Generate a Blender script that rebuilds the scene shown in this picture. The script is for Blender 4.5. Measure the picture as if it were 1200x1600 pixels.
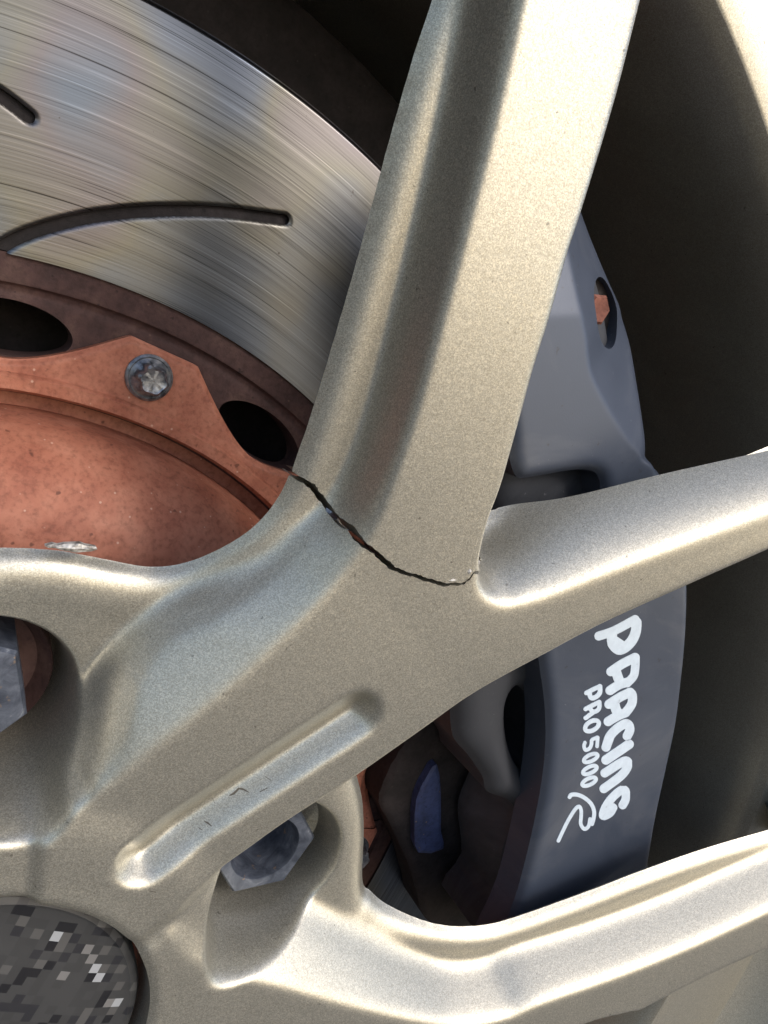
import bpy, math, random
import numpy as np
from mathutils import Matrix, Vector

for o in list(bpy.data.objects): bpy.data.objects.remove(o, do_unlink=True)
SC = bpy.context.scene
COL = SC.collection
rnd = random.Random(7)

# ---------------------------------------------------------------- camera
# wheel frame, millimetres: X right, Y up, Z along the axle towards the viewer.
# Blender: (X, -Z, Y) / 1000
def rodrigues(w):
    w = np.array(w, float); a = np.linalg.norm(w); k = w / a
    K = np.array([[0, -k[2], k[1]], [k[2], 0, -k[0]], [-k[1], k[0], 0]])
    return np.eye(3) + math.sin(a) * K + (1 - math.cos(a)) * K @ K
CR = rodrigues((-0.240, -0.537, 0.321))
CC = np.array([-28.496, 122.507, 103.278])
CF = 1153.0
W2B = np.array([[1, 0, 0], [0, 0, -1], [0, 1, 0]], float)
def B(p):
    p = np.asarray(p, float)
    return (p @ W2B.T) / 1000.0
cam_d = bpy.data.cameras.new('camera')
cam = bpy.data.objects.new('camera', cam_d); COL.objects.link(cam)
m = Matrix(((W2B @ CR)).tolist()).to_4x4()
m.translation = Vector(B(CC)); cam.matrix_world = m
cam_d.sensor_fit = 'VERTICAL'; cam_d.sensor_height = 36.0; cam_d.lens = CF / 1600 * 36
cam_d.clip_start = 0.005; cam_d.clip_end = 100
SC.camera = cam

# ---------------------------------------------------------------- light
SUN_EL, SUN_AZ = 36.0, 158.0      # azimuth clockwise from +Y (the car side); 180 = straight out from the wheel
world = bpy.data.worlds.new('World'); SC.world = world; world.use_nodes = True
wn = world.node_tree.nodes; wl = world.node_tree.links
for n in list(wn): wn.remove(n)
sky = wn.new('ShaderNodeTexSky'); sky.sky_type = 'NISHITA'; sky.sun_disc = False
sky.sun_elevation = math.radians(SUN_EL); sky.sun_rotation = math.radians(SUN_AZ)
sky.air_density = 1.0; sky.dust_density = 2.2; sky.ozone_density = 0.9
bg = wn.new('ShaderNodeBackground'); bg.inputs[1].default_value = 0.15
wo = wn.new('ShaderNodeOutputWorld')
wl.new(sky.outputs[0], bg.inputs[0]); wl.new(bg.outputs[0], wo.inputs[0])
sd = bpy.data.lights.new('sun', 'SUN'); sd.energy = 0.6; sd.angle = math.radians(14.0); sd.color = (1, 0.995, 0.985)
sun = bpy.data.objects.new('sun', sd); COL.objects.link(sun)
el, az = math.radians(SUN_EL), math.radians(SUN_AZ)
sdir = Vector((math.cos(el) * math.sin(az), math.cos(el) * math.cos(az), math.sin(el)))
sun.rotation_euler = sdir.to_track_quat('Z', 'Y').to_euler()
sun.location = (0, -1, 1)
vs = SC.view_settings
vs.view_transform = 'Standard'; vs.look = 'None'; vs.gamma = 1.0; vs.use_curve_mapping = False
vs.exposure = 0.8

# ---------------------------------------------------------------- tracing helpers
def rays(p):
    p = np.atleast_2d(np.asarray(p, float))
    return np.stack([(p[:, 0] - 600) / CF, -(p[:, 1] - 800) / CF, -np.ones(len(p))], 1) @ CR.T
def on_z(p, zf):
    """photo points -> 3D points on the surface z = zf(X, Y)"""
    d = rays(p); z = np.zeros(len(d))
    for _ in range(40):
        t = (z - CC[2]) / d[:, 2]; X = CC + d * t[:, None]
        zn = zf(X[:, 0], X[:, 1]) if callable(zf) else np.full(len(d), float(zf))
        z = .5 * z + .5 * zn
    t = (z - CC[2]) / d[:, 2]
    return CC + d * t[:, None]
def smooth(pts, n=6, closed=False):
    """Catmull-Rom through the points"""
    P = np.asarray(pts, float); N = len(P); out = []
    for i in range(N if closed else N - 1):
        if closed: a, b, c, d = P[(i - 1) % N], P[i], P[(i + 1) % N], P[(i + 2) % N]
        else: a, b, c, d = P[max(i - 1, 0)], P[i], P[i + 1], P[min(i + 2, N - 1)]
        for k in range(n):
            t = k / n
            out.append(.5 * ((2 * b) + (-a + c) * t + (2 * a - 5 * b + 4 * c - d) * t * t + (-a + 3 * b - 3 * c + d) * t ** 3))
    if not closed: out.append(P[-1])
    return np.array(out)
def rot2(P, deg):
    a = math.radians(deg); c, s = math.cos(a), math.sin(a); P = np.asarray(P, float)
    return np.stack([c * P[:, 0] - s * P[:, 1], s * P[:, 0] + c * P[:, 1]], 1)
def mirror2(P, deg): return rot2(rot2(P, -deg) * [1, -1], deg)
def offs(P, d):
    """shift a polyline to its left by d"""
    T = np.gradient(P, axis=0); T /= np.linalg.norm(T, axis=1)[:, None] + 1e-9
    return P + d * np.stack([-T[:, 1], T[:, 0]], 1)
def extend(P, rmax):
    """continue the end of a polyline straight out to radius rmax"""
    d = P[-1] - P[-2]; d = d / np.linalg.norm(d); q = P[-1]
    out = [q]
    while np.hypot(*out[-1]) < rmax and len(out) < 80: out.append(out[-1] + d * 4)
    return np.vstack([P, out[1:]]) if len(out) > 1 else P
def seg_dist(X, Y, P):
    d2 = np.full(X.shape, 1e18)
    for a, b in zip(P[:-1], P[1:]):
        ex, ey = b - a; L = ex * ex + ey * ey + 1e-12
        t = np.clip(((X - a[0]) * ex + (Y - a[1]) * ey) / L, 0, 1)
        q = (X - a[0] - t * ex) ** 2 + (Y - a[1] - t * ey) ** 2
        np.minimum(d2, q, out=d2)
    return np.sqrt(d2)
def inside(X, Y, P):
    r = np.zeros(X.shape, bool)
    for a, b in zip(P, np.roll(P, -1, 0)):
        if a[1] == b[1]: continue
        c = (a[1] > Y) != (b[1] > Y)
        r ^= c & (X < (b[0] - a[0]) * (Y - a[1]) / (b[1] - a[1]) + a[0])
    return r
def poly_sdf(X, Y, P):
    d = seg_dist(X, Y, np.vstack([P, P[:1]]))
    return np.where(inside(X, Y, P), -d, d)
def sstep(a, b, x):
    t = np.clip((x - a) / (b - a), 0, 1); return t * t * (3 - 2 * t)
def smax(a, b, k):
    h = np.clip(.5 + .5 * (a - b) / k, 0, 1); return b + (a - b) * h + k * h * (1 - h)
def smin(a, b, k): return -smax(-a, -b, k)
def blur(A, s):
    n = max(1, int(3 * s)); k = np.exp(-.5 * (np.arange(-n, n + 1) / s) ** 2); k /= k.sum()
    for ax in (0, 1):
        Pd = np.pad(A, [(n, n) if i == ax else (0, 0) for i in (0, 1)], mode='edge'); O = np.zeros_like(A)
        for i, w in enumerate(k):
            O += w * (Pd[i:i + A.shape[0]] if ax == 0 else Pd[:, i:i + A.shape[1]])
        A = O
    return A
def upsample(A, x0, y0, st, X1, Y1):
    fx = np.clip((X1 - x0) / st, 0, A.shape[1] - 1.001); fy = np.clip((Y1 - y0) / st, 0, A.shape[0] - 1.001)
    i = fx.astype(int); j = fy.astype(int); u = fx - i; v = fy - j
    J, I = np.ix_(j, i); U, V = u[None, :], v[:, None]
    return (A[J, I] * (1 - U) + A[J, I + 1] * U) * (1 - V) + (A[J + 1, I] * (1 - U) + A[J + 1, I + 1] * U) * V

# ---------------------------------------------------------------- object helpers
def props(o, label=None, cat=None, group=None, kind=None):
    if label: o['label'] = label
    if cat: o['category'] = cat
    if group: o['group'] = group
    if kind: o['kind'] = kind
    return o
def empty(name, loc=(0, 0, 0), label=None, cat=None):
    o = bpy.data.objects.new(name, None); COL.objects.link(o); o.location = Vector(B(loc)); o.empty_display_size = .02
    return props(o, label, cat)
def mesh_obj(name, V, F, mat, parent=None, smooth_faces=True, normals=None, shift=(0, 0, 0)):
    """V in wheel millimetres"""
    me = bpy.data.meshes.new(name)
    V = np.asarray(V, float)
    me.from_pydata(B(V).tolist(), [], F)
    me.materials.append(mat)
    if smooth_faces: me.polygons.foreach_set('use_smooth', [True] * len(me.polygons))
    me.update()
    if normals is not None: me.normals_split_custom_set_from_vertices((np.asarray(normals) @ W2B.T).tolist())
    o = bpy.data.objects.new(name, me); COL.objects.link(o)
    if parent:
        o.parent = parent; o.matrix_parent_inverse = Matrix.Translation(-parent.location) if parent.parent is None else Matrix.Identity(4)
    return o
def sharp(o, deg=35):
    o.data.set_sharp_from_angle(angle=math.radians(deg)); return o

def march(X, Y, S, H):
    """clip the grid where S > 0; returns xy+z vertices, faces, boundary edges (directed)"""
    ny, nx = S.shape; idx = -np.ones((ny, nx), int); ins = S > 0
    idx[ins] = np.arange(ins.sum())
    XX, YY = np.meshgrid(X, Y)
    V = np.stack([XX[ins], YY[ins], H[ins]], 1)
    a, b, c, d = ins[:-1, :-1], ins[:-1, 1:], ins[1:, 1:], ins[1:, :-1]
    full = a & b & c & d
    j, i = np.nonzero(full)
    quads = np.stack([idx[j, i], idx[j, i + 1], idx[j + 1, i + 1], idx[j + 1, i]], 1).tolist()
    extra = []; edge_id = {}; faces = []; bnd = []
    base = len(V)
    def cut(p, q):
        key = (p, q) if p < q else (q, p)
        if key not in edge_id:
            s0, s1 = S[p], S[q]; t = s0 / (s0 - s1); t = min(max(t, .02), .98)
            # the height comes from the inner corner
            hz = H[p] if s0 > 0 else H[q]
            hz = H[p] + t * (H[q] - H[p])
            edge_id[key] = base + len(extra)
            extra.append((X[p[1]] + t * (X[q[1]] - X[p[1]]), Y[p[0]] + t * (Y[q[0]] - Y[p[0]]), hz))
        return edge_id[key]
    part = (a | b | c | d) & ~full
    for j, i in zip(*np.nonzero(part)):
        cs = [(j, i), (j, i + 1), (j + 1, i + 1), (j + 1, i)]
        poly = []
        for k in range(4):
            p, q = cs[k], cs[(k + 1) % 4]
            if ins[p]: poly.append((idx[p], 0))
            if ins[p] != ins[q]: poly.append((cut(p, q), 1 if ins[p] else 2))
        if len(poly) < 3: continue
        faces.append([v for v, _ in poly])
        for k in range(len(poly)):
            if poly[k][1] == 1 and poly[(k + 1) % len(poly)][1] == 2:
                bnd.append((poly[k][0], poly[(k + 1) % len(poly)][0]))
    if extra: V = np.vstack([V, np.array(extra)])
    return V, quads + faces, bnd
def grid_sample(A, X, Y, px, py):
    i = np.clip(np.searchsorted(X, px, 'right') - 1, 0, len(X) - 2); j = np.clip(np.searchsorted(Y, py, 'right') - 1, 0, len(Y) - 2)
    u = np.clip((px - X[i]) / (X[i + 1] - X[i]), 0, 1); v = np.clip((py - Y[j]) / (Y[j + 1] - Y[j]), 0, 1)
    return (A[j, i] * (1 - u) + A[j, i + 1] * u) * (1 - v) + (A[j + 1, i] * (1 - u) + A[j + 1, i + 1] * u) * v
def relief(name, X, Y, S, H, mat, parent=None, back=None, grads=None, warp=None, pieces=None):
    """solid piece from a clipped height field: top, and side walls that follow back(x, y, z) -> list of points"""
    V, F, bnd = march(X, Y, S, H)
    Nn = None
    if warp is None:
        if grads is None: Gy, Gx = np.gradient(H, Y, X); gX, gY = X, Y
        else: Gx, Gy, gX, gY = grads
        Nn = np.stack([-grid_sample(Gx, gX, gY, V[:, 0], V[:, 1]), -grid_sample(Gy, gX, gY, V[:, 0], V[:, 1]), np.ones(len(V))], 1)
        Nn /= np.linalg.norm(Nn, axis=1)[:, None]
    cen = np.array([V[f].mean(0) for f in F])
    mid = np.array([(V[p] + V[q]) / 2 for p, q in bnd]) if bnd else np.zeros((0, 3))
    out = []
    for nm, par, fn in (pieces or [(name, parent, None)]):
        mk = np.ones(len(F), bool) if fn is None else fn(cen[:, 0], cen[:, 1])
        fs = [f for f, k in zip(F, mk) if k]
        bk = np.ones(len(bnd), bool) if fn is None else fn(mid[:, 0], mid[:, 1])
        bs = [e for e, k in zip(bnd, bk) if k]
        used = np.unique(np.concatenate([np.array(f) for f in fs]))
        re = -np.ones(len(V), int); re[used] = np.arange(len(used))
        FF = [[int(re[k]) for k in f] for f in fs]; base = len(used); wid = {}; wv = []
        def wall(v):
            if v not in wid:
                x, y, z = V[v]; pts = [(x, y, z)] + list(back(x, y, z)); wid[v] = (base + len(wv), len(pts)); wv.extend(pts)
            return wid[v]
        if back:
            for p, q in bs:
                (a, n), (b, _) = wall(p), wall(q)
                for k in range(n - 1): FF.append([a + k, a + k + 1, b + k + 1, b + k])
        VV = np.vstack([V[used], np.array(wv)]) if wv else V[used]
        NN = None
        if Nn is not None: NN = np.vstack([Nn[used], np.zeros((len(wv), 3))]) if wv else Nn[used]
        if warp is not None: VV = warp(VV)
        o = mesh_obj(nm, VV, FF, mat, par, True, NN)
        if warp is not None: sharp(o, 40)
        out.append(o)
    return out if pieces else out[0]
def lathe(name, prof, mat, parent=None, n=96, a0=0, a1=360, center=(0, 0), deg=35):
    """profile of (r, z) turned about the axle"""
    prof = np.asarray(prof, float); full = abs(a1 - a0) >= 360
    A = np.radians(np.linspace(a0, a1, n + (0 if full else 1), endpoint=not full)); V = []; F = []
    for a in A:
        for r, z in prof: V.append((center[0] + r * math.cos(a), center[1] + r * math.sin(a), z))
    k = len(prof); na = len(A)
    for i in range(na if full else na - 1):
        j = (i + 1) % na
        for t in range(k - 1): F.append([i * k + t, i * k + t + 1, j * k + t + 1, j * k + t])
    return sharp(mesh_obj(name, V, F, mat, parent), deg)

# ---------------------------------------------------------------- materials
class NT:
    def __init__(s, name):
        s.m = bpy.data.materials.new(name); s.m.use_nodes = True; s.t = s.m.node_tree; s.n = s.t.nodes
        s.bsdf = s.n['Principled BSDF']; s.co = s.n.new('ShaderNodeTexCoord').outputs['Object']
    def lk(s, a, b): s.t.links.new(a, b)
    def node(s, typ, ins=None, **kw):
        n = s.n.new(typ)
        for k, v in kw.items(): setattr(n, k, v)
        for k, v in (ins or {}).items():
            if isinstance(v, bpy.types.NodeSocket): s.lk(v, n.inputs[k])
            else: n.inputs[k].default_value = v
        return n
    def noise(s, scale, detail=2, rough=.5, vec=None, out=0, dist=0):
        n = s.node('ShaderNodeTexNoise', {'Vector': vec or s.co, 'Scale': scale, 'Detail': detail, 'Roughness': rough, 'Distortion': dist}); return n.outputs[out]
    def vor(s, scale, out='Color', vec=None, **kw): return s.node('ShaderNodeTexVoronoi', {'Vector': vec or s.co, 'Scale': scale}, **kw).outputs[out]
    def ramp(s, f, stops):
        n = s.n.new('ShaderNodeValToRGB'); e = n.color_ramp.elements
        while len(e) < len(stops): e.new(.5)
        for k, (p, c) in zip(e, stops): k.position = p; k.color = c if len(c) == 4 else (*c, 1)
        s.lk(f, n.inputs[0]); return n.outputs[0]
    def mix(s, f, a, b, mode='MIX'):
        n = s.n.new('ShaderNodeMix'); n.data_type = 'RGBA'; n.blend_type = mode
        for k, v in ((0, f), (6, a), (7, b)):
            if isinstance(v, bpy.types.NodeSocket): s.lk(v, n.inputs[k])
            else: n.inputs[k].default_value = v if k == 0 else ((*v, 1) if len(v) == 3 else v)
        return n.outputs[2]
    def math(s, op, a, b=None, c=None, clamp=False):
        n = s.n.new('ShaderNodeMath'); n.operation = op; n.use_clamp = clamp
        for k, v in enumerate((a, b, c)):
            if v is None: continue
            if isinstance(v, bpy.types.NodeSocket): s.lk(v, n.inputs[k])
            else: n.inputs[k].default_value = v
        return n.outputs[0]
    def bump(s, h, strength, dist, prev=None):
        ins = {'Height': h, 'Strength': strength, 'Distance': dist}
        if prev is not None: ins['Normal'] = prev
        return s.node('ShaderNodeBump', ins).outputs[0]
    def set(s, **kw):
        for k, v in kw.items():
            i = s.bsdf.inputs[k.replace('_', ' ')]
            if isinstance(v, bpy.types.NodeSocket): s.lk(v, i)
            else: i.default_value = (*v, 1) if isinstance(v, tuple) and len(v) == 3 else v
        return s.m

def mat_gold(name='gold_paint', dirt=0.0):
    t = NT(name)
    fl = t.vor(6200, 'Color'); fl2 = t.vor(8500, 'Color')
    sep = t.node('ShaderNodeSeparateColor', {0: fl}); sep2 = t.node('ShaderNodeSeparateColor', {0: fl2})
    big = t.noise(45, 3)
    col = t.mix(t.math('MULTIPLY', big, .5), (.465, .443, .378), (.445, .43, .372))
    flake = t.ramp(sep.outputs[0], [(0, (.74, .73, .71)), (.6, (.98, .98, .98)), (1, (1.30, 1.29, 1.26))])
    col = t.mix(1, col, flake, 'MULTIPLY')
    if dirt:
        du = t.ramp(t.noise(28, 5, .6, None, 0, .8), [(.3, (.35, .35, .35)), (.7, (1, 1, 1))]); col = t.mix(t.math('MULTIPLY', du, dirt), col, (.20, .16, .11))
    spk = t.ramp(t.noise(900, 2), [(.24, (1, 1, 1)), (.275, (0, 0, 0))])
    col = t.mix(t.math('MULTIPLY', spk, .5), col, (.05, .045, .04))
    nrm = t.bump(sep2.outputs[1], .18, .00005)
    nrm = t.bump(t.noise(700, 2), .12, .0002, nrm)
    rg = t.math('MULTIPLY_ADD', sep.outputs[2], .14, .33)
    return t.set(Base_Color=col, Metallic=.8, Roughness=rg, Normal=nrm, Coat_Weight=.15, Coat_Roughness=.3)
GOLD = mat_gold(); GOLD_DUSTY = mat_gold('dusty_gold_paint', .45)

def mat_plain(name, c, rough=.6, metal=0.0):
    t = NT(name); return t.set(Base_Color=c, Roughness=rough, Metallic=metal)

def ring_coords(t):
    """radius and angle about the axle, from object coordinates"""
    sp = t.node('ShaderNodeSeparateXYZ', {0: t.co}); x, z = sp.outputs[0], sp.outputs[2]
    r = t.math('SQRT', t.math('ADD', t.math('MULTIPLY', x, x), t.math('MULTIPLY', z, z)))
    return r, t.math('ARCTAN2', z, x), sp
def mat_steel():
    t = NT('turned_steel'); r, th, sp = ring_coords(t)
    v1 = t.node('ShaderNodeCombineXYZ', {0: t.math('MULTIPLY', r, 1.0), 1: t.math('MULTIPLY', th, .0007), 2: 0.0}).outputs[0]
    v2 = t.node('ShaderNodeCombineXYZ', {0: r, 1: t.math('MULTIPLY', th, .0018), 2: .3}).outputs[0]
    f = t.noise(2300, 3, .6, v1); f2 = t.noise(420, 4, .65, v2); f3 = t.noise(3600, 2, .6, v1)
    tint = t.ramp(t.noise(22, 2, .5), [(.32, (.09, .105, .14)), (.45, (.11, .122, .145)), (.54, (.135, .13, .115)), (.62, (.128, .117, .12)), (.72, (.105, .12, .145))])
    line = t.ramp(f2, [(.30, (.80, .80, .80)), (.5, (.97, .97, .97)), (.7, (1.10, 1.10, 1.10))])
    line2 = t.ramp(f, [(.33, (.30, .29, .28)), (.37, (.9, .9, .9)), (.60, (1.04, 1.04, 1.04)), (.66, (1.4, 1.4, 1.4))])
    line3 = t.ramp(f3, [(.34, (.72, .72, .72)), (.42, (1, 1, 1)), (.62, (1.03, 1.03, 1.03)), (.68, (1.2, 1.2, 1.2))])
    line2 = t.mix(1, line2, line3, 'MULTIPLY')
    c = t.mix(1, t.mix(1, tint, line, 'MULTIPLY'), line2, 'MULTIPLY')
    pit = t.ramp(t.noise(520, 2), [(.22, (1, 1, 1)), (.25, (0, 0, 0))]); c = t.mix(t.math('MULTIPLY', pit, .8), c, (.05, .04, .035))
    n = t.bump(f, .3, .00007); n = t.bump(f2, .08, .0002, n); n = t.bump(f3, .2, .00004, n)
    return t.set(Base_Color=c, Metallic=1.0, Roughness=t.math('MULTIPLY_ADD', f2, .12, .27), Normal=n)
def mat_rust(name, dark, mid, light, speck=(.6, .45, .35), rough=.72):
    t = NT(name); r, th, sp = ring_coords(t)
    n1 = t.noise(140, 5, .6); n2 = t.noise(900, 3, .6)
    c = t.ramp(n1, [(.3, dark), (.5, mid), (.7, light)])
    c = t.mix(1, c, t.ramp(n2, [(.3, (.72, .70, .68)), (.55, (1.05, 1.05, 1.05))]), 'MULTIPLY')
    pit = t.ramp(t.noise(420, 2, .5), [(.26, (1, 1, 1)), (.31, (0, 0, 0))]); c = t.mix(t.math('MULTIPLY', pit, .7), c, tuple(k * .3 for k in dark))
    d = t.vor(330, 'Distance'); dot = t.ramp(d, [(.06, (1, 1, 1)), (.10, (0, 0, 0))]); c = t.mix(t.math('MULTIPLY', dot, .55), c, speck)
    nm = t.bump(n2, .25, .0004); nm = t.bump(n1, .25, .0012, nm)
    return t.set(Base_Color=c, Roughness=rough, Metallic=.0, Normal=nm, Specular_IOR_Level=.35)
def mat_slate(name='slate_paint', c0=(.041, .051, .074), c1=(.060, .073, .102), rough=.42):
    t = NT(name); n1 = t.noise(60, 4, .6); n2 = t.noise(2600, 2)
    c = t.mix(n1, c0, c1)
    st = t.ramp(t.noise(26, 5, .7, None, 0, 1.2), [(.5, (0, 0, 0)), (.75, (1, 1, 1))]); c = t.mix(t.math('MULTIPLY', st, .3), c, (.16, .165, .18))
    sp = t.ramp(t.noise(700, 3, .6), [(.70, (0, 0, 0)), (.74, (1, 1, 1))]); c = t.mix(t.math('MULTIPLY', sp, .35), c, (.22, .22, .23))
    dp = t.ramp(t.noise(480, 3, .6), [(.27, (1, 1, 1)), (.32, (0, 0, 0))]); c = t.mix(t.math('MULTIPLY', dp, .5), c, (.03, .028, .028))
    return t.set(Base_Color=c, Roughness=t.math('MULTIPLY_ADD', n1, .2, rough - .1), Metallic=.25, Normal=t.bump(n2, .15, .0001))
def mat_nut():
    t = NT('worn_nut_steel'); n1 = t.noise(260, 5, .65, None, 0, .6); n2 = t.noise(1400, 3)
    c = t.ramp(n1, [(.35, (.055, .065, .09)), (.5, (.10, .115, .15)), (.64, (.16, .18, .225)), (.74, (.36, .38, .41))])
    ch = t.ramp(t.noise(380, 3, .6), [(.66, (0, 0, 0)), (.72, (1, 1, 1))]); c = t.mix(t.math('MULTIPLY', ch, .6), c, (.33, .22, .13))
    return t.set(Base_Color=c, Roughness=.45, Metallic=.65, Normal=t.bump(n1, .2, .00025, t.bump(n2, .15, .0001)))
def mat_cap():
    t = NT('cap_weave'); mp = t.node('ShaderNodeMapping', {0: t.co, 2: (0, math.radians(-14), 0), 3: (600, 0.001, 600)}).outputs[0]
    v = t.node('ShaderNodeTexWhiteNoise', {0: t.node('ShaderNodeVectorMath', {0: mp}, operation='FLOOR').outputs[0]}, noise_dimensions='3D')
    c = t.ramp(v.outputs[0], [(0, (.010, .010, .012)), (.12, (.02, .02, .023)), (.24, (.036, .036, .036)), (.55, (.041, .041, .041)), (.90, (.075, .073, .07)), (.955, (.15, .145, .14)), (.982, (.30, .31, .32))])
    for nd in t.n:
        if nd.bl_idname == 'ShaderNodeValToRGB': nd.color_ramp.interpolation = 'CONSTANT'
    sc = t.noise(300, 4, .6)
    return t.set(Base_Color=c, Roughness=t.math('MULTIPLY_ADD', sc, .3, .3), Metallic=.0, Normal=t.bump(sc, .1, .0002))
STEEL = mat_steel(); CAPM = mat_cap(); NUTM = mat_nut()
RUST = mat_rust('brown_rust', (.035, .018, .016), (.06, .03, .026), (.09, .05, .04), (.12, .07, .05), .8)
HAT = mat_rust('orange_rust', (.27, .088, .052), (.355, .13, .078), (.42, .172, .108), (.62, .42, .32), .62)
SLATE = mat_slate(); SLATE_SHADED = mat_slate('slate_shaded', (.028, .030, .036), (.042, .045, .053), .7)  # second slate is darkened: the casting's shading is put into its colour
DARK = mat_rust('pad_black', (.012, .010, .010), (.02, .016, .016), (.03, .024, .024), (.05, .04, .04), .85)
BLUE = mat_rust('blue_paint', (.025, .035, .08), (.04, .055, .13), (.05, .07, .16), (.25, .18, .08), .6)
tp = NT('white_print'); PRINT = tp.set(Base_Color=tp.ramp(tp.noise(420, 5, .7), [(.25, (.26, .29, .32)), (.36, (.47, .54, .61)), (.7, (.55, .63, .70))]), Roughness=.55)

# ================================================================ GROUND out of view, added for its bounce light
tg = NT('concrete'); ng = tg.noise(9, 6, .65); ng2 = tg.noise(260, 3)
GRD = tg.set(Base_Color=tg.mix(1, tg.ramp(ng, [(.35, (.085, .08, .072)), (.65, (.12, .113, .103))]), tg.ramp(ng2, [(.3, (.8, .8, .8)), (.6, (1.05, 1.05, 1.05))]), 'MULTIPLY'), Roughness=.9, Normal=tg.bump(ng2, .3, .002))
props(mesh_obj('ground', [(-4000, -335, 4000), (4000, -335, 4000), (4000, -335, -3000), (-4000, -335, -3000)], [[0, 1, 2, 3]], GRD, None, False), kind='structure')

# ================================================================ WHEEL
LUG = math.degrees(0.51)                      # polar angle of the lug on the right; the next is 72 degrees on
def ang(X, Y): return np.degrees(np.arctan2(Y, X))
def z_top(X, Y):
    r = np.hypot(X, Y); th = ang(X, Y)
    base = 6 * np.clip((r - 34) / 66, 0, None) ** 1.15
    base = np.where(r > 100, 6 + 14 * (r - 100) / 100, base)
    return base - 1.0 * sstep(52, 70, th) * sstep(60, 115, r)
def z_web(X, Y): return -5.0 + 14 * (np.hypot(X, Y) - 100) / 100 - 4.0 * (1 - sstep(72, 98, np.hypot(X, Y))) * sstep(58, 66, ang(X, Y))       # ledge beside the spokes
def z_low(X, Y): return z_web(X, Y) - 3.2 - 3.4 * (1 - sstep(72, 102, np.hypot(X, Y)))
im = {}
im['L1'] = [(686, -60), (670, 0), (640, 90), (600, 230), (560, 380), (520, 520), (490, 620), (460, 710), (435, 770), (400, 815), (350, 850), (290, 875), (235, 882), (170, 872), (100, 858), (40, 853), (-20, 852), (-70, 852)]
im['L3'] = [(65, 1298), (100, 1278), (175, 1225), (250, 1165), (325, 1105), (400, 1040), (475, 965), (530, 903), (575, 835), (612, 740), (650, 620), (692, 467), (723, 350), (753, 233), (782, 110), (806, 0)]
im['L4'] = [(752, 880), (768, 817), (791, 754), (816, 661), (838, 579), (865, 494), (891, 401), (916, 325), (967, 157), (1007, 0)]
im['L2'] = [(560, 610), (525, 695), (490, 755), (450, 803), (400, 862), (325, 935), (250, 988), (205, 1035), (172, 1090), (140, 1180)]
im['CR'] = [(752, 880), (750, 905), (758, 925), (775, 938), (800, 944)]
im['L6'] = [(800, 944), (850, 932), (950, 893), (1050, 855), (1200, 800)]
im['L5'] = [(764, 813), (820, 798), (884, 780), (1015, 740), (1200, 690)]
im['L7'] = [(275, 1418), (300, 1395), (380, 1340), (450, 1290), (550, 1225), (650, 1155), (750, 1085), (850, 1030), (950, 977), (1065, 925), (1200, 865)]
im['N1'] = [(548, 1190), (556, 1215), (563, 1250), (565, 1300), (563, 1370), (575, 1386), (600, 1407), (650, 1431), (700, 1443), (750, 1442), (800, 1430), (900, 1395), (1000, 1357), (1100, 1322), (1200, 1293)]
im['N3'] = [(262, 1455), (285, 1485), (323, 1507), (373, 1527), (440, 1543), (540, 1570), (640, 1592), (720, 1602), (790, 1592), (850, 1567), (967, 1526), (1083, 1479), (1200, 1425)]
im['N4'] = [(1000, 1585), (1100, 1533), (1200, 1487)]
C = {}
for k, v in im.items():
    zf = z_low if k in ('L1', 'L5', 'N1') else (lambda x, y: z_top(x, y) - 7.0 - 4.5 * sstep(75, 100, np.hypot(x, y))) if k == 'L2' else z_top
    C[k] = smooth(on_z(v, zf)[:, :2], 5)
RO = 258
L3 = extend(C['L3'], RO); L4 = extend(C['L4'], RO); L6 = extend(C['L6'], RO); L7 = extend(C['L7'], RO)
T1 = np.vstack([L3, L4[::-1], C['CR'][1:], L6[1:], L7[::-1], [[8, 8]]])
L2 = extend(C['L2'][::-1], RO); T1b = np.vstack([L2, L4[::-1], C['CR'][1:], L6[1:], L7[::-1], [[8, 8]]])
N3 = extend(C['N3'], RO); N4 = extend(C['N4'], RO)
R1 = rot2(T1, -72)
T2_tail = [p for p in np.vstack([rot2(L4, -72)[:20][::-1], rot2(C['CR'], -72), rot2(L6, -72), rot2(L7, -72)[::-1]])]
T2 = np.vstack([N3, N4[::-1], np.array(T2_tail), [[8, -4]]])
T3 = rot2(T1, 72)
# windows
axis1 = LUG + 72
right = np.array([p for p in C['L1'] if ang(*p) < axis1])
right = np.vstack([extend(right[::-1], 275)[::-1]])
W1 = np.vstack([right, mirror2(right, axis1)[::-1]])
L4o = offs(L4, -2.2); L5 = extend(C['L5'], 255); L4o = L4o[np.hypot(L4o[:, 0], L4o[:, 1]) < 256]
L4o = np.array([p for p in L4o if p[1] > C['L5'][0][1] + 1])
W2 = np.vstack([L4o[::-1], L5])
L7o = offs(C['L7'], -2.0); L7o = extend(L7o, 260); L7o = np.array([p for p in L7o if p[0] > C['N1'][0][0] - 2])
N1 = extend(C['N1'], 260)
W3 = np.vstack([L7o[::-1], N1])
N4o = offs(N4, -3.0); N4o = N4o[np.hypot(N4o[:, 0], N4o[:, 1]) < 258]
W4 = np.vstack([N4o[::-1], rot2(L4o, -72)[:-25][::-1][-14:], rot2(L5, -72)])
if __name__ == '__main__' and False: print(W1, W2)
LUGS = [(57.15 * math.cos(math.radians(LUG + 72 * k)), 57.15 * math.sin(math.radians(LUG + 72 * k))) for k in range(5)]
SLOT = on_z([(228, 1338), (553, 1122)], lambda x, y: z_top(x, y))[:, :2]

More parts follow.
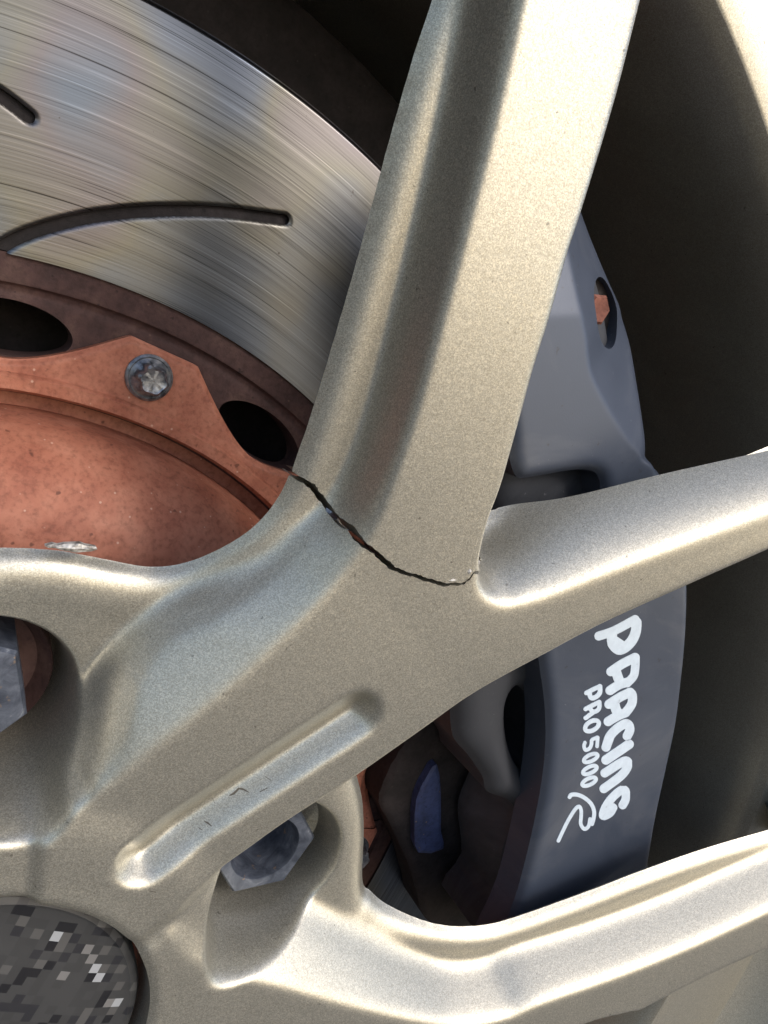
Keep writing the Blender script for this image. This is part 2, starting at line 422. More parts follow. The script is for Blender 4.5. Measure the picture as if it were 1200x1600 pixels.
def wheel_fields(X, Y):
    XX, YY = np.meshgrid(X, Y); r = np.hypot(XX, YY)
    zt = z_top(XX, YY)
    def plateau(Tp, curves, floor=1.5):
        """top face minus flanks whose steepness depends on the nearest edge"""
        num = 0; den = 0; dmin = np.full(XX.shape, 1e9)
        for Pc, sl in curves:
            d = seg_dist(XX, YY, Pc); w = 1 / (d ** 3 + .05); num = num + w * sl; den = den + w; dmin = np.minimum(dmin, d)
        sd = np.where(inside(XX, YY, Tp), -dmin, dmin)
        sl = num / den; c = np.clip(1.6 / sl, .3, .7)
        return zt - sl * .5 * (sd + np.sqrt(sd * sd + c * c)), sd
    tr = .9 + .5 * sstep(80, 100, r) + 4.6 * sstep(98, 128, r)
    h1, s1 = plateau(T1, [(L3, tr), (L4, 4.0), (C['CR'], 1.6), (L6, 1.0), (L7, 5.0 - 3.0 * (1 - sstep(40, 60, r))), (np.array([L3[0], [8, 8], L7[0]]), 1.5)])
    d2 = seg_dist(XX, YY, L2); d2 = np.where(inside(XX, YY, T1b), -d2, d2)
    h1 = h1 - (1 - sstep(115, 140, r)) * np.where(d2 > -3, 3.6 * .5 * (d2 + np.sqrt(d2 * d2 + 2.5)), 0) * sstep(0, 4, s1) * sstep(61, 68, ang(XX, YY))
    h2, s2 = plateau(T2, [(N3, 1.0 + .7 * sstep(60, 110, r)), (N4, 2.5), (rot2(L7, -72), 4.0), (np.array(T2_tail), 3.0), (np.array([N3[0], [8, -4], T2_tail[-1]]), 1.5)])
    h3, s3 = plateau(T3, [(rot2(L3, 72), 1.3 + 4.7 * sstep(85, 125, r)), (rot2(L7, 72), 4.0), (rot2(L4, 72), 3.0), (rot2(L6, 72), 1.0), (rot2(np.array([L3[0], [8, 8], L7[0]]), 72), 1.5)])
    hub = zt - 1.1 * .5 * ((r - 45) + np.sqrt((r - 45) ** 2 + 16))
    hp = smax(smax(h1, h2, 3.0), smax(h3, hub, 5.0), 6.0)
    # windows
    dM = np.full(XX.shape, 1e9)
    for k, Wp in enumerate((W1, W2, W3, W4, rot2(W2, 72), rot2(W1, 72), rot2(W1, -144))):
        dW = poly_sdf(XX, YY, Wp); dM = np.minimum(dM, dW)
        if k == 1: low = 5.0 * (1 - sstep(0, 16, dW))
    R = 4.0 + 4.2 * (1 - sstep(72, 102, r)); dd = np.clip(dM, 0, R)
    drop = R - np.sqrt(np.maximum(R * R - (R - dd) ** 2, 0))
    hf = z_web(XX, YY) - drop * .8 - low
    h = smax(hp, hf, 3.2 - 1.0 * sstep(85, 125, r))
    # lug bores: steep by the window, a scoop towards the hub and the spoke that follows clockwise
    for (cx, cy) in LUGS[:2]:
        dx, dy = XX - cx, YY - cy; dist = np.hypot(dx, dy)
        ux, uy = cx / 57.15, cy / 57.15; out = (dx * ux + dy * uy) / (dist + 1e-6); side = (dx * -uy + dy * ux) / (dist + 1e-6)
        soft = np.clip(.5 + .5 * (-.5 * side - .866 * out), 0, 1) ** 6
        bore = -29 + np.maximum(dist - (13.0 - 1.0 * soft), 0) * (18 - 13.5 * soft)
        h = smin(h, bore, 1.6 + 4 * soft)
    # groove along the middle of the spoke
    a, b = SLOT; e = b - a; L = np.linalg.norm(e); e = e / L
    u = (XX - a[0]) * e[0] + (YY - a[1]) * e[1]; v = -(XX - a[0]) * e[1] + (YY - a[1]) * e[0]
    ds = 5.2 - np.hypot(np.maximum(np.maximum(-u, u - L), 0), v)
    f1 = np.clip((5.2 - v) / 6.9, 0, 1); f2 = np.clip((v + 5.2) / 3.5, 0, 1)
    fd = smin(smin(f1, f2, .2), np.clip(ds / 3.4, 0, 1), .12); h = h - 5.2 * np.clip(fd, 0, 1)
    # bore for the cap
    dc = r - 30.0; Rc = 1.6; q = np.clip(dc, 0, Rc); h = h - (Rc - np.sqrt(Rc * Rc - (Rc - q) ** 2))
    h = h - 34 * sstep(216, 244, r)
    S = np.minimum(dM, dc); S = np.minimum(S, 243 - r)
    return h, S

X0, X1, Y0, Y1 = -48., 246., -44., 236.
cs = .6
cx_, cy_ = np.arange(X0, X1 + cs, cs), np.arange(Y0, Y1 + cs, cs)
Hc, Sc = wheel_fields(cx_, cy_)
us = .35
ux_, uy_ = np.arange(X0, X1, us), np.arange(Y0, Y1, us)
Hu = blur(upsample(Hc, X0, Y0, cs, ux_, uy_), 1.8); GUy, GUx = np.gradient(Hu, uy_, ux_)
gx = np.concatenate([np.arange(X0, 12, .36), np.arange(12, 64, .17), np.arange(64, X1 - .4, .36)])
gy = np.concatenate([np.arange(Y0, 88, .36), np.arange(88, 113, .17), np.arange(113, Y1 - .4, .36)])
def fine(A, x0=X0, y0=Y0, st=cs): return upsample(A, x0, y0, st, gx, gy)
Sf = fine(Sc); Hf = upsample(Hu, X0, Y0, us, gx, gy)
# the crack: traced centre line with its half width in photo pixels
CK = [(50, 48, 12), (85, 68, 13), (110, 85, 14), (165, 113, 14), (200, 140, 16), (225, 175, 14), (250, 203, 16), (290, 260, 13), (300, 282, 15), (330, 312, 15), (370, 340, 18), (405, 357, 14), (425, 388, 15),
      (440, 415, 17), (470, 447, 15), (520, 480, 13), (570, 522, 12), (605, 552, 15), (620, 570, 11), (650, 581, 11), (700, 600, 9), (750, 615, 8), (800, 636, 6), (830, 638, 8), (880, 656, 11), (915, 661, 7), (935, 655, 8), (970, 658, 8), (1010, 655, 6), (1040, 622, 6), (1060, 592, 13), (1080, 562, 9), (1104, 524, 4)]
ckpx = [(430 + u / 3.4286, 720 + v / 3.4286) for u, v, w in CK]
CKP = on_z(ckpx, lambda x, y: grid_sample(Hu, ux_, uy_, np.asarray(x), np.asarray(y)))[:, :2]
ckw = np.array([w for _, _, w in CK]) / 3.4286 * .098 * 1.0
ckw = np.maximum(ckw, .38)
rg_ = np.random.default_rng(3)
dens = []; densw = []
for k in range(len(CKP) - 1):
    n = 4
    for t in np.arange(n) / n:
        dens.append(CKP[k] * (1 - t) + CKP[k + 1] * t + rg_.normal(size=2) * (.07 if t else .02)); densw.append((ckw[k] * (1 - t) + ckw[k + 1] * t) * rg_.uniform(.8, 1.2))
dens = np.array(dens); densw = np.array(densw)
mx = np.nonzero((gx > dens[:, 0].min() - 3) & (gx < dens[:, 0].max() + 3))[0]; my = np.nonzero((gy > dens[:, 1].min() - 3) & (gy < dens[:, 1].max() + 3))[0]
XX, YY = np.meshgrid(gx[mx], gy[my]); dk = np.full(XX.shape, 1e9)
for a, b, wa, wb in zip(dens[:-1], dens[1:], densw[:-1], densw[1:]):
    e = b - a; t = np.clip(((XX - a[0]) * e[0] + (YY - a[1]) * e[1]) / (e @ e + 1e-9), 0, 1)
    dk = np.minimum(dk, np.hypot(XX - a[0] - t * e[0], YY - a[1] - t * e[1]) - (wa * (1 - t) + wb * t))
SCK = np.full(Sf.shape, 1e9); SCK[np.ix_(my, mx)] = dk
SM = Sf.copy(); Sf = np.minimum(Sf, SCK)
ARM = np.vstack([CKP, [[90, 150], [140, 260], [-20, 260], [5, 130]]])
XG, YG = np.meshgrid(gx, gy); arm_in = inside(XG, YG, ARM)
Hf = Hf + np.where(arm_in, .35 + .3 * np.exp(-np.clip(SCK, 0, 50) / .45), 0)                    # the broken arm has sprung up a little
SUy, SUx = np.gradient(Sc, cy_, cx_)
def wheel_back(x, y, z):
    px, py = np.array([x]), np.array([y])
    if grid_sample(SCK, gx, gy, px, py)[0] < .3 and grid_sample(SM, gx, gy, px, py)[0] > 1.6: return [(x, y, z - 9)]
    r = math.hypot(x, y)
    if r < 34: return [(x, y, z - 12)]
    g = np.array([grid_sample(SUx, cx_, cy_, px, py)[0], grid_sample(SUy, cx_, cy_, px, py)[0]]); g /= np.linalg.norm(g) + 1e-6
    q = 1.1 * g; w = 14 * g
    return [(x + q[0] * .25, y + q[1] * .25, z - .5), (x + q[0], y + q[1], z - 1.1), (x + w[0], y + w[1], z - 9)]

wheel = empty('alloy_wheel', (0, 0, 0), 'champagne gold alloy wheel with a jagged crack through one spoke', 'wheel')
def sector(x, y): return np.floor(((ang(x, y) - (LUG + 36)) / 72) + .5).astype(int)       # 0 = the spoke with the crack
isarm = lambda x, y: inside(np.asarray(x), np.asarray(y), ARM)
hubr = 47
grads = (GUx, GUy, ux_, uy_)
parts = relief('wheel_face', gx, gy, Sf, Hf, GOLD, None, wheel_back, grads, None, [
    ('hub', wheel, lambda x, y: np.hypot(x, y) < hubr),
    ('spoke', wheel, lambda x, y: (np.hypot(x, y) >= hubr) & (sector(x, y) == 0) & ~isarm(x, y)),
    ('spoke', wheel, lambda x, y: (np.hypot(x, y) >= hubr) & (sector(x, y) == -1)),
    ('spoke', wheel, lambda x, y: (np.hypot(x, y) >= hubr) & (sector(x, y) == 1) & ~isarm(x, y)),
    ('spoke_arm', wheel, lambda x, y: (np.hypot(x, y) >= hubr) & isarm(x, y))])
parts[4].parent = parts[1]; parts[4].matrix_parent_inverse = Matrix.Identity(4)
parts[1]['label'] = 'forked spoke whose upper arm has cracked off'
parts[4]['label'] = 'broken upper arm of the forked spoke above the crack'
# rim: barrel and lip
lathe('barrel', [(224.6, -11), (223.8, -11.8), (222.5, -15), (220.5, -24), (218, -45), (216, -90), (215, -190), (60, -192)], GOLD_DUSTY, wheel, 180, deg=50)
lathe('rim_lip', [(224.6, -11), (225.2, -10.6), (232, -10.3), (262, -9), (268, -4), (272, 4), (277, 5), (283, 2), (284, -10)], GOLD, wheel, 180)
# lug nuts
def hex_nut(name, cx, cy, zb, zt, R, rot, parent, bore=.0, seat=True):
    V = []; F = []; n = 48
    def ring(rad, z, hexa):
        k0 = len(V)
        for i in range(n):
            a = 2 * math.pi * i / n; q = (math.degrees(a)) % 60
            rr = rad * (math.cos(math.radians(30)) / math.cos(math.radians(q - 30))) if hexa else rad
            V.append((cx + rr * math.cos(a + rot), cy + rr * math.sin(a + rot), z))
        return k0
    rings = [ring(R * .9, zb - 12, False), ring(R * .98, zb - 3, False), ring(R * .98, zb, False), ring(R, zb + .2, True), ring(R, zt - .9, True), ring(R * .955, zt - .1, True), ring(R * .9, zt, True)]
    if bore: rings += [ring(R * bore, zt - .1, False), ring(R * bore * .95, zt - .9, False), ring(R * bore * .93, zt - 11, False), ring(.3, zt - 11.2, False)]
    else: rings += [ring(R * .6, zt + .6, False), ring(.3, zt + .8, False)]
    for a, b in zip(rings[:-1], rings[1:]):
        for i in range(n): j = (i + 1) % n; F.append([a + i, a + j, b + j, b + i])
    return sharp(mesh_obj(name, V, F, NUTM, parent), 28)
cA = on_z([(479, 1306)], -15.5)[0]; lx, ly = LUGS[0]
ro = math.atan2(cA[1] - ly, cA[0] - lx)
n2 = hex_nut('lug_nut', lx, ly, -28, -14.2, 11.3, ro, wheel, .66); n2['label'] = 'hollow hexagonal lug nut half hidden under the cracked spoke'
lx, ly = LUGS[1]
n1 = hex_nut('lug_nut', lx - 4.0, ly + .3, -28, -12.5, 11.5, math.radians(-8), wheel); n1['label'] = 'scratched lug nut in the pocket at the left edge'

for (x, y) in (LUGS[0], (LUGS[1][0] - 2.0, LUGS[1][1])):
    lathe('nut_seat', [(8, -26), (11.0, -26), (12.6, -23.5), (13.1, -22.6), (13.4, -23.2), (13.4, -29)], RUST, wheel, 40, center=(x, y))
# centre cap
cap = lathe('center_cap', [(28.7, -12), (28.7, -4.0), (28.3, -3.2), (27.2, -2.8), (26.6, -3.0), (20, -1.9), (8, -1.5), (.2, -1.4)], CAPM, wheel, 96)
cap['label'] = 'dark chequered centre cap'

# ================================================================ BRAKE DISC
ZD = -60.0
disc = empty('brake_disc', (0, 0, ZD), 'slotted steel brake disc with an orange hat behind the cracked spoke', 'brake disc')
th_f = np.concatenate([np.arange(-40, 44, .6), np.arange(44, 122, .18), np.arange(122, 320.01, 1.0)]); th_f[-1] = 320
r_f = np.concatenate([np.arange(122.5, 179, .35)])
slot1 = smooth(on_z([(-60, 440), (0, 388), (60, 360), (150, 338), (250, 329), (350, 331), (445, 343)], ZD)[:, :2], 5)
slot2 = smooth(on_z([(-160, 60), (-80, 100), (0, 148), (45, 182)], ZD)[:, :2], 5)
TH, RR = np.meshgrid(th_f, r_f); XD, YD = RR * np.cos(np.radians(TH)), RR * np.sin(np.radians(TH))
HD = np.full(TH.shape, ZD); SL = np.full(TH.shape, 1e9)
for P, n in ((slot1, 0), (slot2, 0)) + tuple((slot1, 30 * k) for k in range(2, 11)):
    d = seg_dist(XD, YD, rot2(P, n) if n else P)
    SL = np.minimum(SL, d - 1.12); HD = HD - .35 * (1 - sstep(1.1, 1.5, d))
HD = HD - .9 * sstep(175.2, 176.3, RR)
polar = lambda V: np.stack([V[:, 1] * np.cos(np.radians(V[:, 0])), V[:, 1] * np.sin(np.radians(V[:, 0])), V[:, 2]], 1)
relief('friction_ring', th_f, r_f, np.minimum(np.minimum(RR - 124.7, 176.3 - RR), SL), HD, STEEL, disc, lambda x, y, z: [(x, y, z - 2.0)], None, polar)
lathe('rotor_dark_core', [(30, ZD - 27), (125.2, ZD - 26), (125.2, ZD - 1.4), (176.0, ZD - 1.5), (176.8, ZD - 2.2), (176.8, ZD - 12), (176.0, ZD - 26)], DARK, disc, 160)  # near-black back plate added so the mounting ring holes read dark
BA = 85.3
r_m = np.arange(98, 126, .3); th_m = np.arange(0, 360.01, .35); TH, RR = np.meshgrid(th_m, r_m)
dth = (TH - BA - 15 + 15) % 30 - 15; u = np.radians(dth) * RR; w = RR - 111.0
S = np.minimum(125.0 - RR, RR - 98.5)
S = np.minimum(S, (np.sqrt((u / 12.2) ** 2 + (w / 5.4) ** 2) - 1) * 5.4)
HM = ZD - .8 - .9 * (1 - sstep(119.0, 119.7, RR)) - .4 * np.exp(-((RR - 118) / .8) ** 2) + 0 * TH
relief('mounting_ring', th_m, r_m, S, HM, RUST, disc, lambda x, y, z: [(x, y, z - 9)], None, polar)
r_h = np.arange(99, 118, .3); TH, RR = np.meshgrid(th_m, r_h)
dl = np.abs((TH - BA + 15) % 30 - 15)
edge = np.where(dl < 3.7, 116.1 / np.cos(np.radians(dl)) * np.cos(np.radians(3.7)), 105.3 + 10.8 * np.clip(1 - (dl - 3.7) / 11.3, 0, 1) ** 1.7)
S = np.minimum(edge - RR, RR - 99.5) * .8
HH = ZD + 2.2 - 1.0 * (1 - sstep(0, 1.0, S)) + 0 * TH
flange = relief('hat_flange', th_m, r_h, S, HH, HAT, disc, lambda x, y, z: [(x, y, z - 2.5)], None, polar)
lathe('hat_bell', [(103.2, ZD + 1), (103.0, ZD + 3.0), (102.4, ZD + 3.6), (99.9, ZD + 3.4), (99.3, ZD + 2.6), (98.8, ZD - 4), (95.6, ZD - 4), (95.2, ZD + 4), (94.6, ZD + 10), (91, ZD + 16), (86, ZD + 20.5), (79, ZD + 23.5), (70, ZD + 24.5), (20, ZD + 24.5)], HAT, disc, 160, deg=40)
def bolt_mesh(cx, cy, z, parent):
    V = []; F = []; n = 48
    def ring(rad, zz, star=0):
        k = len(V)
        for i in range(n):
            a = 2 * math.pi * i / n; r = rad * (1 + star * (math.cos(6 * a)))
            V.append((cx + r * math.cos(a), cy + r * math.sin(a), zz))
        return k
    R = [ring(4.9, z - .5), ring(4.9, z + .7), ring(4.4, z + 1.1), ring(4.1, z + .85), ring(3.3, z + 1.5), ring(3.0, z + 2.0, .14), ring(2.9, z + 5.0, .13), ring(2.55, z + 5.5, .05), ring(2.2, z + 5.3), ring(.1, z + 5.35)]
    for a, b in zip(R[:-1], R[1:]):
        for i in range(n): j = (i + 1) % n; F.append([a + i, a + j, b + j, b + i])
    return sharp(mesh_obj('hat_bolt', V, F, BOLTM, parent), 30)
tb = NT('bolt_steel'); nb = tb.noise(500, 4, .6)
BOLTM = tb.set(Base_Color=tb.ramp(nb, [(.35, (.10, .11, .13)), (.55, (.30, .31, .33)), (.7, (.42, .41, .39))]), Metallic=.8, Roughness=.38, Normal=tb.bump(nb, .3, .0003))
bp = on_z([(233, 590)], ZD + 2.5)[0]; br, bt = math.hypot(bp[0], bp[1]), math.degrees(math.atan2(bp[1], bp[0]))
for k in (0, 1, 2, -1, -2, -3): bolt_mesh(br * math.cos(math.radians(bt + 30 * k)), br * math.sin(math.radians(bt + 30 * k)), ZD + 2.2, flange)

shield = lathe('dark_sheet', [(40, ZD - 34), (150, ZD - 34), (204, ZD - 36), (207, ZD - 38), (207, ZD - 40), (204, ZD - 40), (40, ZD - 38)], DARK, None, 96)  # black sheet added to darken the view past the disc
props(shield, 'black sheet added behind the brake disc for darkness', 'dark sheet')

# ================================================================ CALIPER
cal = empty('brake_caliper', (150, 70, -30), 'slate grey brake caliper with white racing lettering behind the spokes', 'brake caliper')
ZF = -10.0
outer = on_z([(895, 270), (918, 338), (945, 400), (969, 450), (983, 490), (991, 540), (987, 600), (985, 650), (990, 690), (1003, 720), (1020, 748), (1050, 820), (1066, 890), (1068, 935), (1065, 1000), (1058, 1070), (1050, 1130), (1035, 1200), (1020, 1270), (1008, 1340), (998, 1375), (985, 1430), (960, 1500)], lambda x, y: -12.5 - 8 * sstep(120, 145, y))[:, :2]
inner = on_z([(770, 1500), (808, 1420), (833, 1330), (848, 1260), (856, 1210), (860, 1160), (858, 1100), (850, 1040), (846, 980), (866, 870), (940, 800), (947, 768), (943, 747), (930, 738), (900, 738), (830, 750), (815, 747), (806, 725), (803, 690), (795, 600), (800, 450), (830, 270)], ZF)[:, :2]
FP = np.vstack([smooth(outer, 4), smooth(inner, 4)])
crease = smooth(on_z([(895, 260), (898, 330), (901, 400), (908, 490), (915, 530), (918, 560), (925, 590), (945, 630), (975, 680), (1000, 712)], ZF)[:, :2], 4)
hole_c = on_z([(950, 489)], ZF - 5)[0]
hole_p = on_z([(950 + 32 * math.cos(a), 489 + 56 * math.sin(a)) for a in np.linspace(0, 2 * math.pi, 28, endpoint=False)], ZF - 6)[:, :2]
px_ = np.arange(FP[:, 0].min() - 2, FP[:, 0].max() + 2, .5); py_ = np.arange(FP[:, 1].min() - 2, FP[:, 1].max() + 2, .5)
XX, YY = np.meshgrid(px_, py_)
SF = -poly_sdf(XX, YY, FP); dc = seg_dist(XX, YY, crease)
rightp = inside(XX, YY, np.vstack([crease, [[200, 125], [200, 260], [60, 260]]]))
ya = on_z([(862, 494), (908, 492)], ZF)[:, :2]; nrm = np.array([-(ya[1] - ya[0])[1], (ya[1] - ya[0])[0]]); nrm /= np.linalg.norm(nrm)
above = (XX - ya[0][0]) * nrm[0] + (YY - ya[0][1]) * nrm[1]
HF = np.full(XX.shape, ZF)
HF = HF - np.where(rightp, .55 * np.maximum(dc - .2, 0), 0) - .22 * np.clip(above, 0, 40)
rim = np.clip(SF, 0, 3.0); HF = HF - .8 * (3 - np.sqrt(np.maximum(9 - (3 - rim) ** 2, 0)))
HF = blur(HF, 1.0)
SFh = np.minimum(SF, poly_sdf(XX, YY, hole_p))
calback = lambda x, y, z: [(x, y, z - 1.2), (x, y, z - 8)]
cbody = relief('body', px_, py_, SFh, HF, SLATE, cal, calback)
# casting behind the label block
G2 = on_z([(735, 1010), (714, 1080), (716, 1107), (721, 1163), (744, 1192), (767, 1226), (775, 1251), (809, 1265), (819, 1288), (803, 1328), (796, 1362), (800, 1430), (780, 1500), (1000, 1500), (1030, 1200), (1060, 900), (1000, 740), (960, 480), (915, 345), (870, 300), (780, 660), (775, 760), (780, 860)], -18)[:, :2]
G2 = smooth(G2, 4, True)
gh = on_z([(826 + 24 * math.cos(a) + 6 * math.sin(a), 1150 + 68 * math.sin(a)) for a in np.linspace(0, 2 * math.pi, 24, endpoint=False)], -18)[:, :2]
px2 = np.arange(G2[:, 0].min() - 2, G2[:, 0].max() + 2, .6); py2 = np.arange(G2[:, 1].min() - 2, G2[:, 1].max() + 2, .6)
XX, YY = np.meshgrid(px2, py2); SG = np.minimum(-poly_sdf(XX, YY, G2), poly_sdf(XX, YY, gh))
rim = np.clip(SG, 0, 7.0); HG = -18 - .7 * (7 - np.sqrt(np.maximum(49 - (7 - rim) ** 2, 0))); HG = blur(HG, 1.5)
relief('casting', px2, py2, SG, HG, SLATE_SHADED, cal, lambda x, y, z: [(x, y, z - 22)])
# mounting bolt in its hole
def hex_head(name, cx, cy, zb, zt, R, rot, mat, parent):
    V = []; F = []; n = 6
    for rad, z in ((R * 1.25, zb), (R * 1.25, zb + 1), (R, zb + 1.05), (R, zt - .6), (R * .82, zt), (R * .3, zt - .2)):
        for i in range(n): V.append((cx + rad * math.cos(rot + i * math.pi / 3), cy + rad * math.sin(rot + i * math.pi / 3), z))
    for k in range(5):
        for i in range(n): j = (i + 1) % n; F.append([k * n + i, k * n + j, (k + 1) * n + j, (k + 1) * n + i])
    F.append([30 + i for i in range(6)])
    o = mesh_obj(name, V, F, mat, parent, False); return o
nh = len(hole_p)
mesh_obj('dark_hole_floor', [(x, y, -21.5) for x, y in hole_p] + [(x, y, -30) for x, y in hole_p], [list(range(nh))] + [[i, i + nh, (i + 1) % nh + nh, (i + 1) % nh] for i in range(nh)], DARK, cal, False)  # near-black floor added: the shade inside the hole is put into its colour
bc = on_z([(937, 484)], -17)[0]
hb = hex_head('mounting_bolt', bc[0], bc[1], -27, -17, 3.4, .3, mat_rust('bolt_rust', (.13, .045, .03), (.20, .075, .05), (.26, .11, .08), (.4, .3, .25), .8), cal); hb['label'] = 'rusty orange hexagonal mounting bolt'
# pads
pad = on_z([(596, 1245), (640, 1160), (720, 1070), (860, 1030), (840, 1440), (720, 1460), (668, 1440), (655, 1400), (640, 1350), (612, 1290)], -47)[:, :2]; pad = smooth(pad, 4, True)
px3 = np.arange(pad[:, 0].min() - 2, pad[:, 0].max() + 2, .8); py3 = np.arange(pad[:, 1].min() - 2, pad[:, 1].max() + 2, .8)
XX, YY = np.meshgrid(px3, py3); SP = -poly_sdf(XX, YY, pad); rim = np.clip(SP, 0, 3.0)
padt = props(empty('brake_pad', (110, 20, -50), None, None), 'dark brake pad with a worn blue tab beside the disc', 'brake pad')
relief('backing_plate', px3, py3, SP, -47 - .6 * (3 - np.sqrt(np.maximum(9 - (3 - rim) ** 2, 0))), DARK, padt, lambda x, y, z: [(x, y, z - 11)])
tab = on_z([(652, 1250), (668, 1215), (684, 1195), (690, 1240), (690, 1300), (694, 1328), (655, 1334), (649, 1300)], -44)[:, :2]; tab = smooth(tab, 2, True)
px3 = np.arange(tab[:, 0].min() - 1, tab[:, 0].max() + 1, .4); py3 = np.arange(tab[:, 1].min() - 1, tab[:, 1].max() + 1, .4)
XX, YY = np.meshgrid(px3, py3); SP = -poly_sdf(XX, YY, tab)
relief('wear_tab', px3, py3, SP, -44 - .5 * (1 - sstep(0, 1, SP)), BLUE, padt, lambda x, y, z: [(x, y, z - 3)])

# lettering: rounded strokes traced from the print (zoomed coordinates u, v, stroke radius)
def ell(cx, cy, ax, ay, bx, by, n=20): return [(cx + ax * math.cos(t) + bx * math.sin(t), cy + ay * math.cos(t) + by * math.sin(t)) for t in np.linspace(0, 2 * math.pi, n + 1)]
LET = [
    [([(462, 256), (560, 222), (690, 152)], 25), ([(545, 236), (548, 300), (585, 340), (630, 325), (672, 280), (694, 225), (698, 170)], 29), ([(560, 300), (590, 320)], 40)],
    [([(538, 478), (610, 430), (690, 390)], 26), ([(692, 388), (690, 450), (680, 505), (640, 550)], 24), ([(640, 545), (590, 560), (533, 596)], 26), ([(568, 470), (585, 520), (600, 550)], 28)],
    [([(526, 682), (600, 635), (660, 608)], 26), ([(655, 608), (672, 625), (668, 680), (630, 735)], 26), ([(630, 735), (580, 755), (521, 790)], 26), ([(560, 675), (570, 715), (585, 740)], 28)],
    [([(640, 880), (656, 845), (650, 812), (625, 805), (575, 835), (530, 885), (510, 945)], 26), ([(530, 890), (508, 950)], 26)],
    [([(652, 932), (508, 1030)], 27)],
    [([(500, 1112), (600, 1048), (640, 1038), (642, 1072), (600, 1130), (494, 1210)], 25)],
    [([(612, 1312), (630, 1275), (628, 1222), (598, 1222), (545, 1268), (505, 1325), (490, 1378), (530, 1362), (552, 1328)], 24)],
    [([(384, 612), (430, 588), (470, 570)], 12), ([(470, 570), (468, 612), (438, 640), (412, 640), (404, 605)], 13)],
    [([(380, 712), (425, 688), (466, 668)], 12), ([(466, 668), (464, 708), (440, 728), (418, 722), (406, 702)], 12), ([(435, 728), (380, 768)], 12)],
    [(ell(420, 817, 42, -22, 10, 26), 12)],
    [([(456, 890), (452, 945)], 10), ([(454, 890), (420, 905), (417, 930), (405, 958), (380, 968), (370, 945), (376, 922)], 10)],
    [(ell(412, 1018, 43, -19, 6, 19), 10.5)],
    [(ell(407, 1093, 43, -19, 6, 19), 10.5)],
    [(ell(402, 1166, 43, -19, 6, 19), 10.5)],
    [([(280, 1262), (292, 1248), (330, 1248), (375, 1268), (415, 1305), (433, 1350), (430, 1395), (420, 1430)], 11), ([(210, 1535), (262, 1425), (312, 1342), (340, 1322), (352, 1345), (352, 1385), (350, 1430), (372, 1462), (398, 1445), (408, 1400)], 10)],
]
for strokes in LET:
    P = np.vstack([np.array(st) for st, _ in strokes]); R = max(r for _, r in strokes)
    u_ = np.arange(P[:, 0].min() - R - 6, P[:, 0].max() + R + 6, 2.5); v_ = np.arange(P[:, 1].min() - R - 6, P[:, 1].max() + R + 6, 2.5)
    UU, VV = np.meshgrid(u_, v_); d = np.full(UU.shape, 1e9)
    for st, r in strokes:
        st = np.array(st, float); st = smooth(st, 4) if len(st) > 2 else st
        d = np.minimum(d, seg_dist(UU, VV, st) - (r * 1.1 if r > 20 else r * 1.12))
    def put(V):
        q = on_z(np.stack([820 + V[:, 0] / 4, 930 + V[:, 1] / 4], 1), ZF + .12); q[:, 2] = ZF + .12 + V[:, 2]; return q
    o = relief('letter', u_, v_, -d, np.zeros(d.shape), PRINT, cbody, lambda x, y, z: [(x, y, z - .2)], None, put)

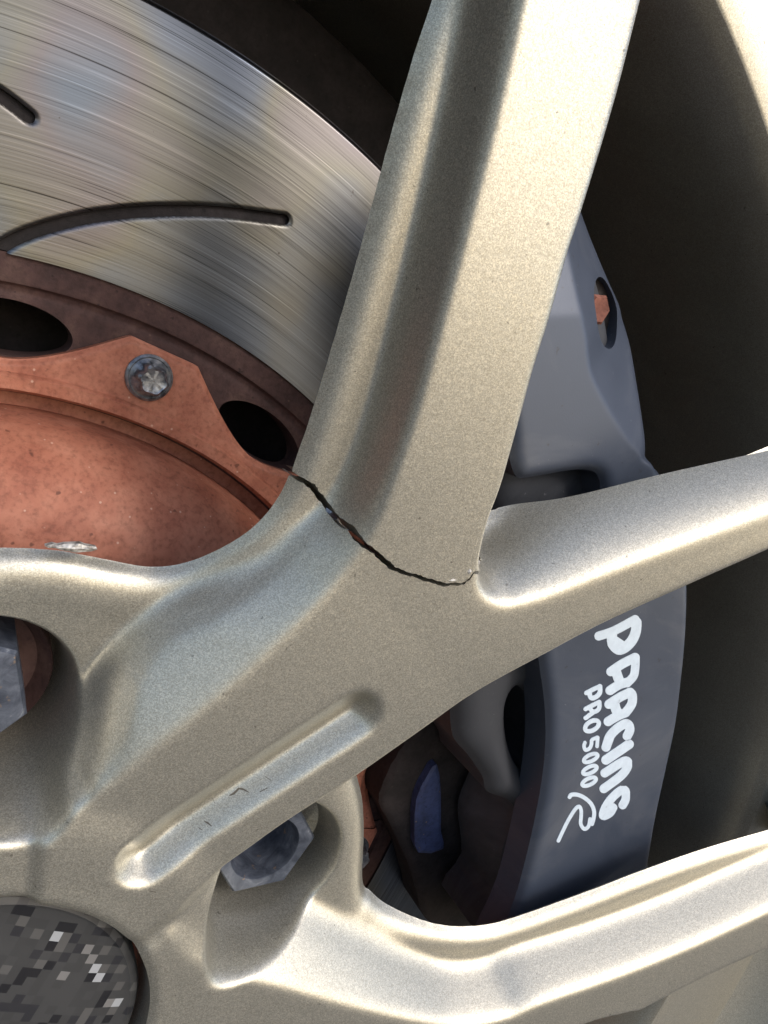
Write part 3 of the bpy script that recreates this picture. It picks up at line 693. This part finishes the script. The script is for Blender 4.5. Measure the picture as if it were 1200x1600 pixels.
# peeled flake on the edge of the hub
tf = NT('bare_metal_flake'); nf = tf.noise(900, 3)
FLK = tf.set(Base_Color=tf.ramp(nf, [(.35, (.16, .14, .12)), (.6, (.6, .58, .54))]), Metallic=.4, Roughness=.6, Normal=tf.bump(nf, .6, .0008))
fpx = [(70, 853), (82, 850), (90, 852), (100, 850), (125, 849), (133, 852), (150, 855), (152, 858), (143, 862), (118, 863), (95, 860), (88, 857), (76, 856)]
fl = on_z(fpx, -11.2)
V = []; F = []
for q in fl: V.append(tuple(q + np.array([0, 0, rnd.uniform(-.15, .5)])))
for q in fl: V.append((q[0], q[1], q[2] - 1.0))
n = len(fl); c = fl.mean(0); V.append((c[0], c[1], c[2] + .6))
for i in range(n): j = (i + 1) % n; F.append([i, j, 2 * n]); F.append([i, i + n, j + n, j])
mesh_obj('peeled_flake', V, F, FLK, wheel, False)['label'] = 'silvery flake of peeling paint on the hub edge'

# hairline scratches in the groove and a chip at the end of the crack
SCR = mat_plain('scratch_dark', (.09, .078, .062), .7)
hs = lambda x, y: grid_sample(Hu, ux_, uy_, np.asarray(x, float), np.asarray(y, float))
for line, wd in (([(358, 1243), (365, 1240), (373, 1232), (380, 1233), (389, 1238)], .16), ([(319, 1283), (325, 1286), (331, 1291)], .17), ([(310, 1293), (316, 1297)], .15), ([(414, 1213), (423, 1219)], .13), ([(406, 1237), (418, 1231)], .14), ([(332, 1247), (336, 1256)], .1), ([(234, 1392), (244, 1394)], .2)):
    P = on_z(line, hs)[:, :2]; T = np.gradient(P, axis=0); T /= np.linalg.norm(T, axis=1)[:, None]; Nn = np.stack([-T[:, 1], T[:, 0]], 1)
    V = []; F = []
    for k, (p, nn) in enumerate(zip(P, Nn)):
        w = .75 * wd * (.35 if k in (0, len(P) - 1) else 1)
        for sgn, dz in ((1, .035), (-1, .035), (-1, -.2), (1, -.2)):
            q = p + sgn * w * nn; V.append((q[0], q[1], float(hs([q[0]], [q[1]])[0]) + dz))
    for k in range(len(P) - 1):
        for e in range(4): F.append([4 * k + e, 4 * k + (e + 1) % 4, 4 * k + 4 + (e + 1) % 4, 4 * k + 4 + e])
    F += [[0, 1, 2, 3], [len(V) - 1, len(V) - 2, len(V) - 3, len(V) - 4]]
    mesh_obj('scratch', V, F, SCR, parts[1], False)
for poly in ([(730, 893), (734, 889), (738, 891), (736, 896), (731, 899)], [(741, 880), (748, 874), (751, 878), (746, 885)], [(699, 907), (708, 904), (716, 906), (706, 910)]):
    q = on_z(poly, lambda x, y: hs(x, y) + .4); n = len(q); c = q.mean(0) + [0, 0, .25]
    V = [tuple(p) for p in q] + [(p[0], p[1], p[2] - .8) for p in q] + [tuple(c)]
    F = [[i, (i + 1) % n, 2 * n] for i in range(n)] + [[i, i + n, (i + 1) % n + n, (i + 1) % n] for i in range(n)]
    mesh_obj('metal_chip', V, F, FLK, parts[4], False)
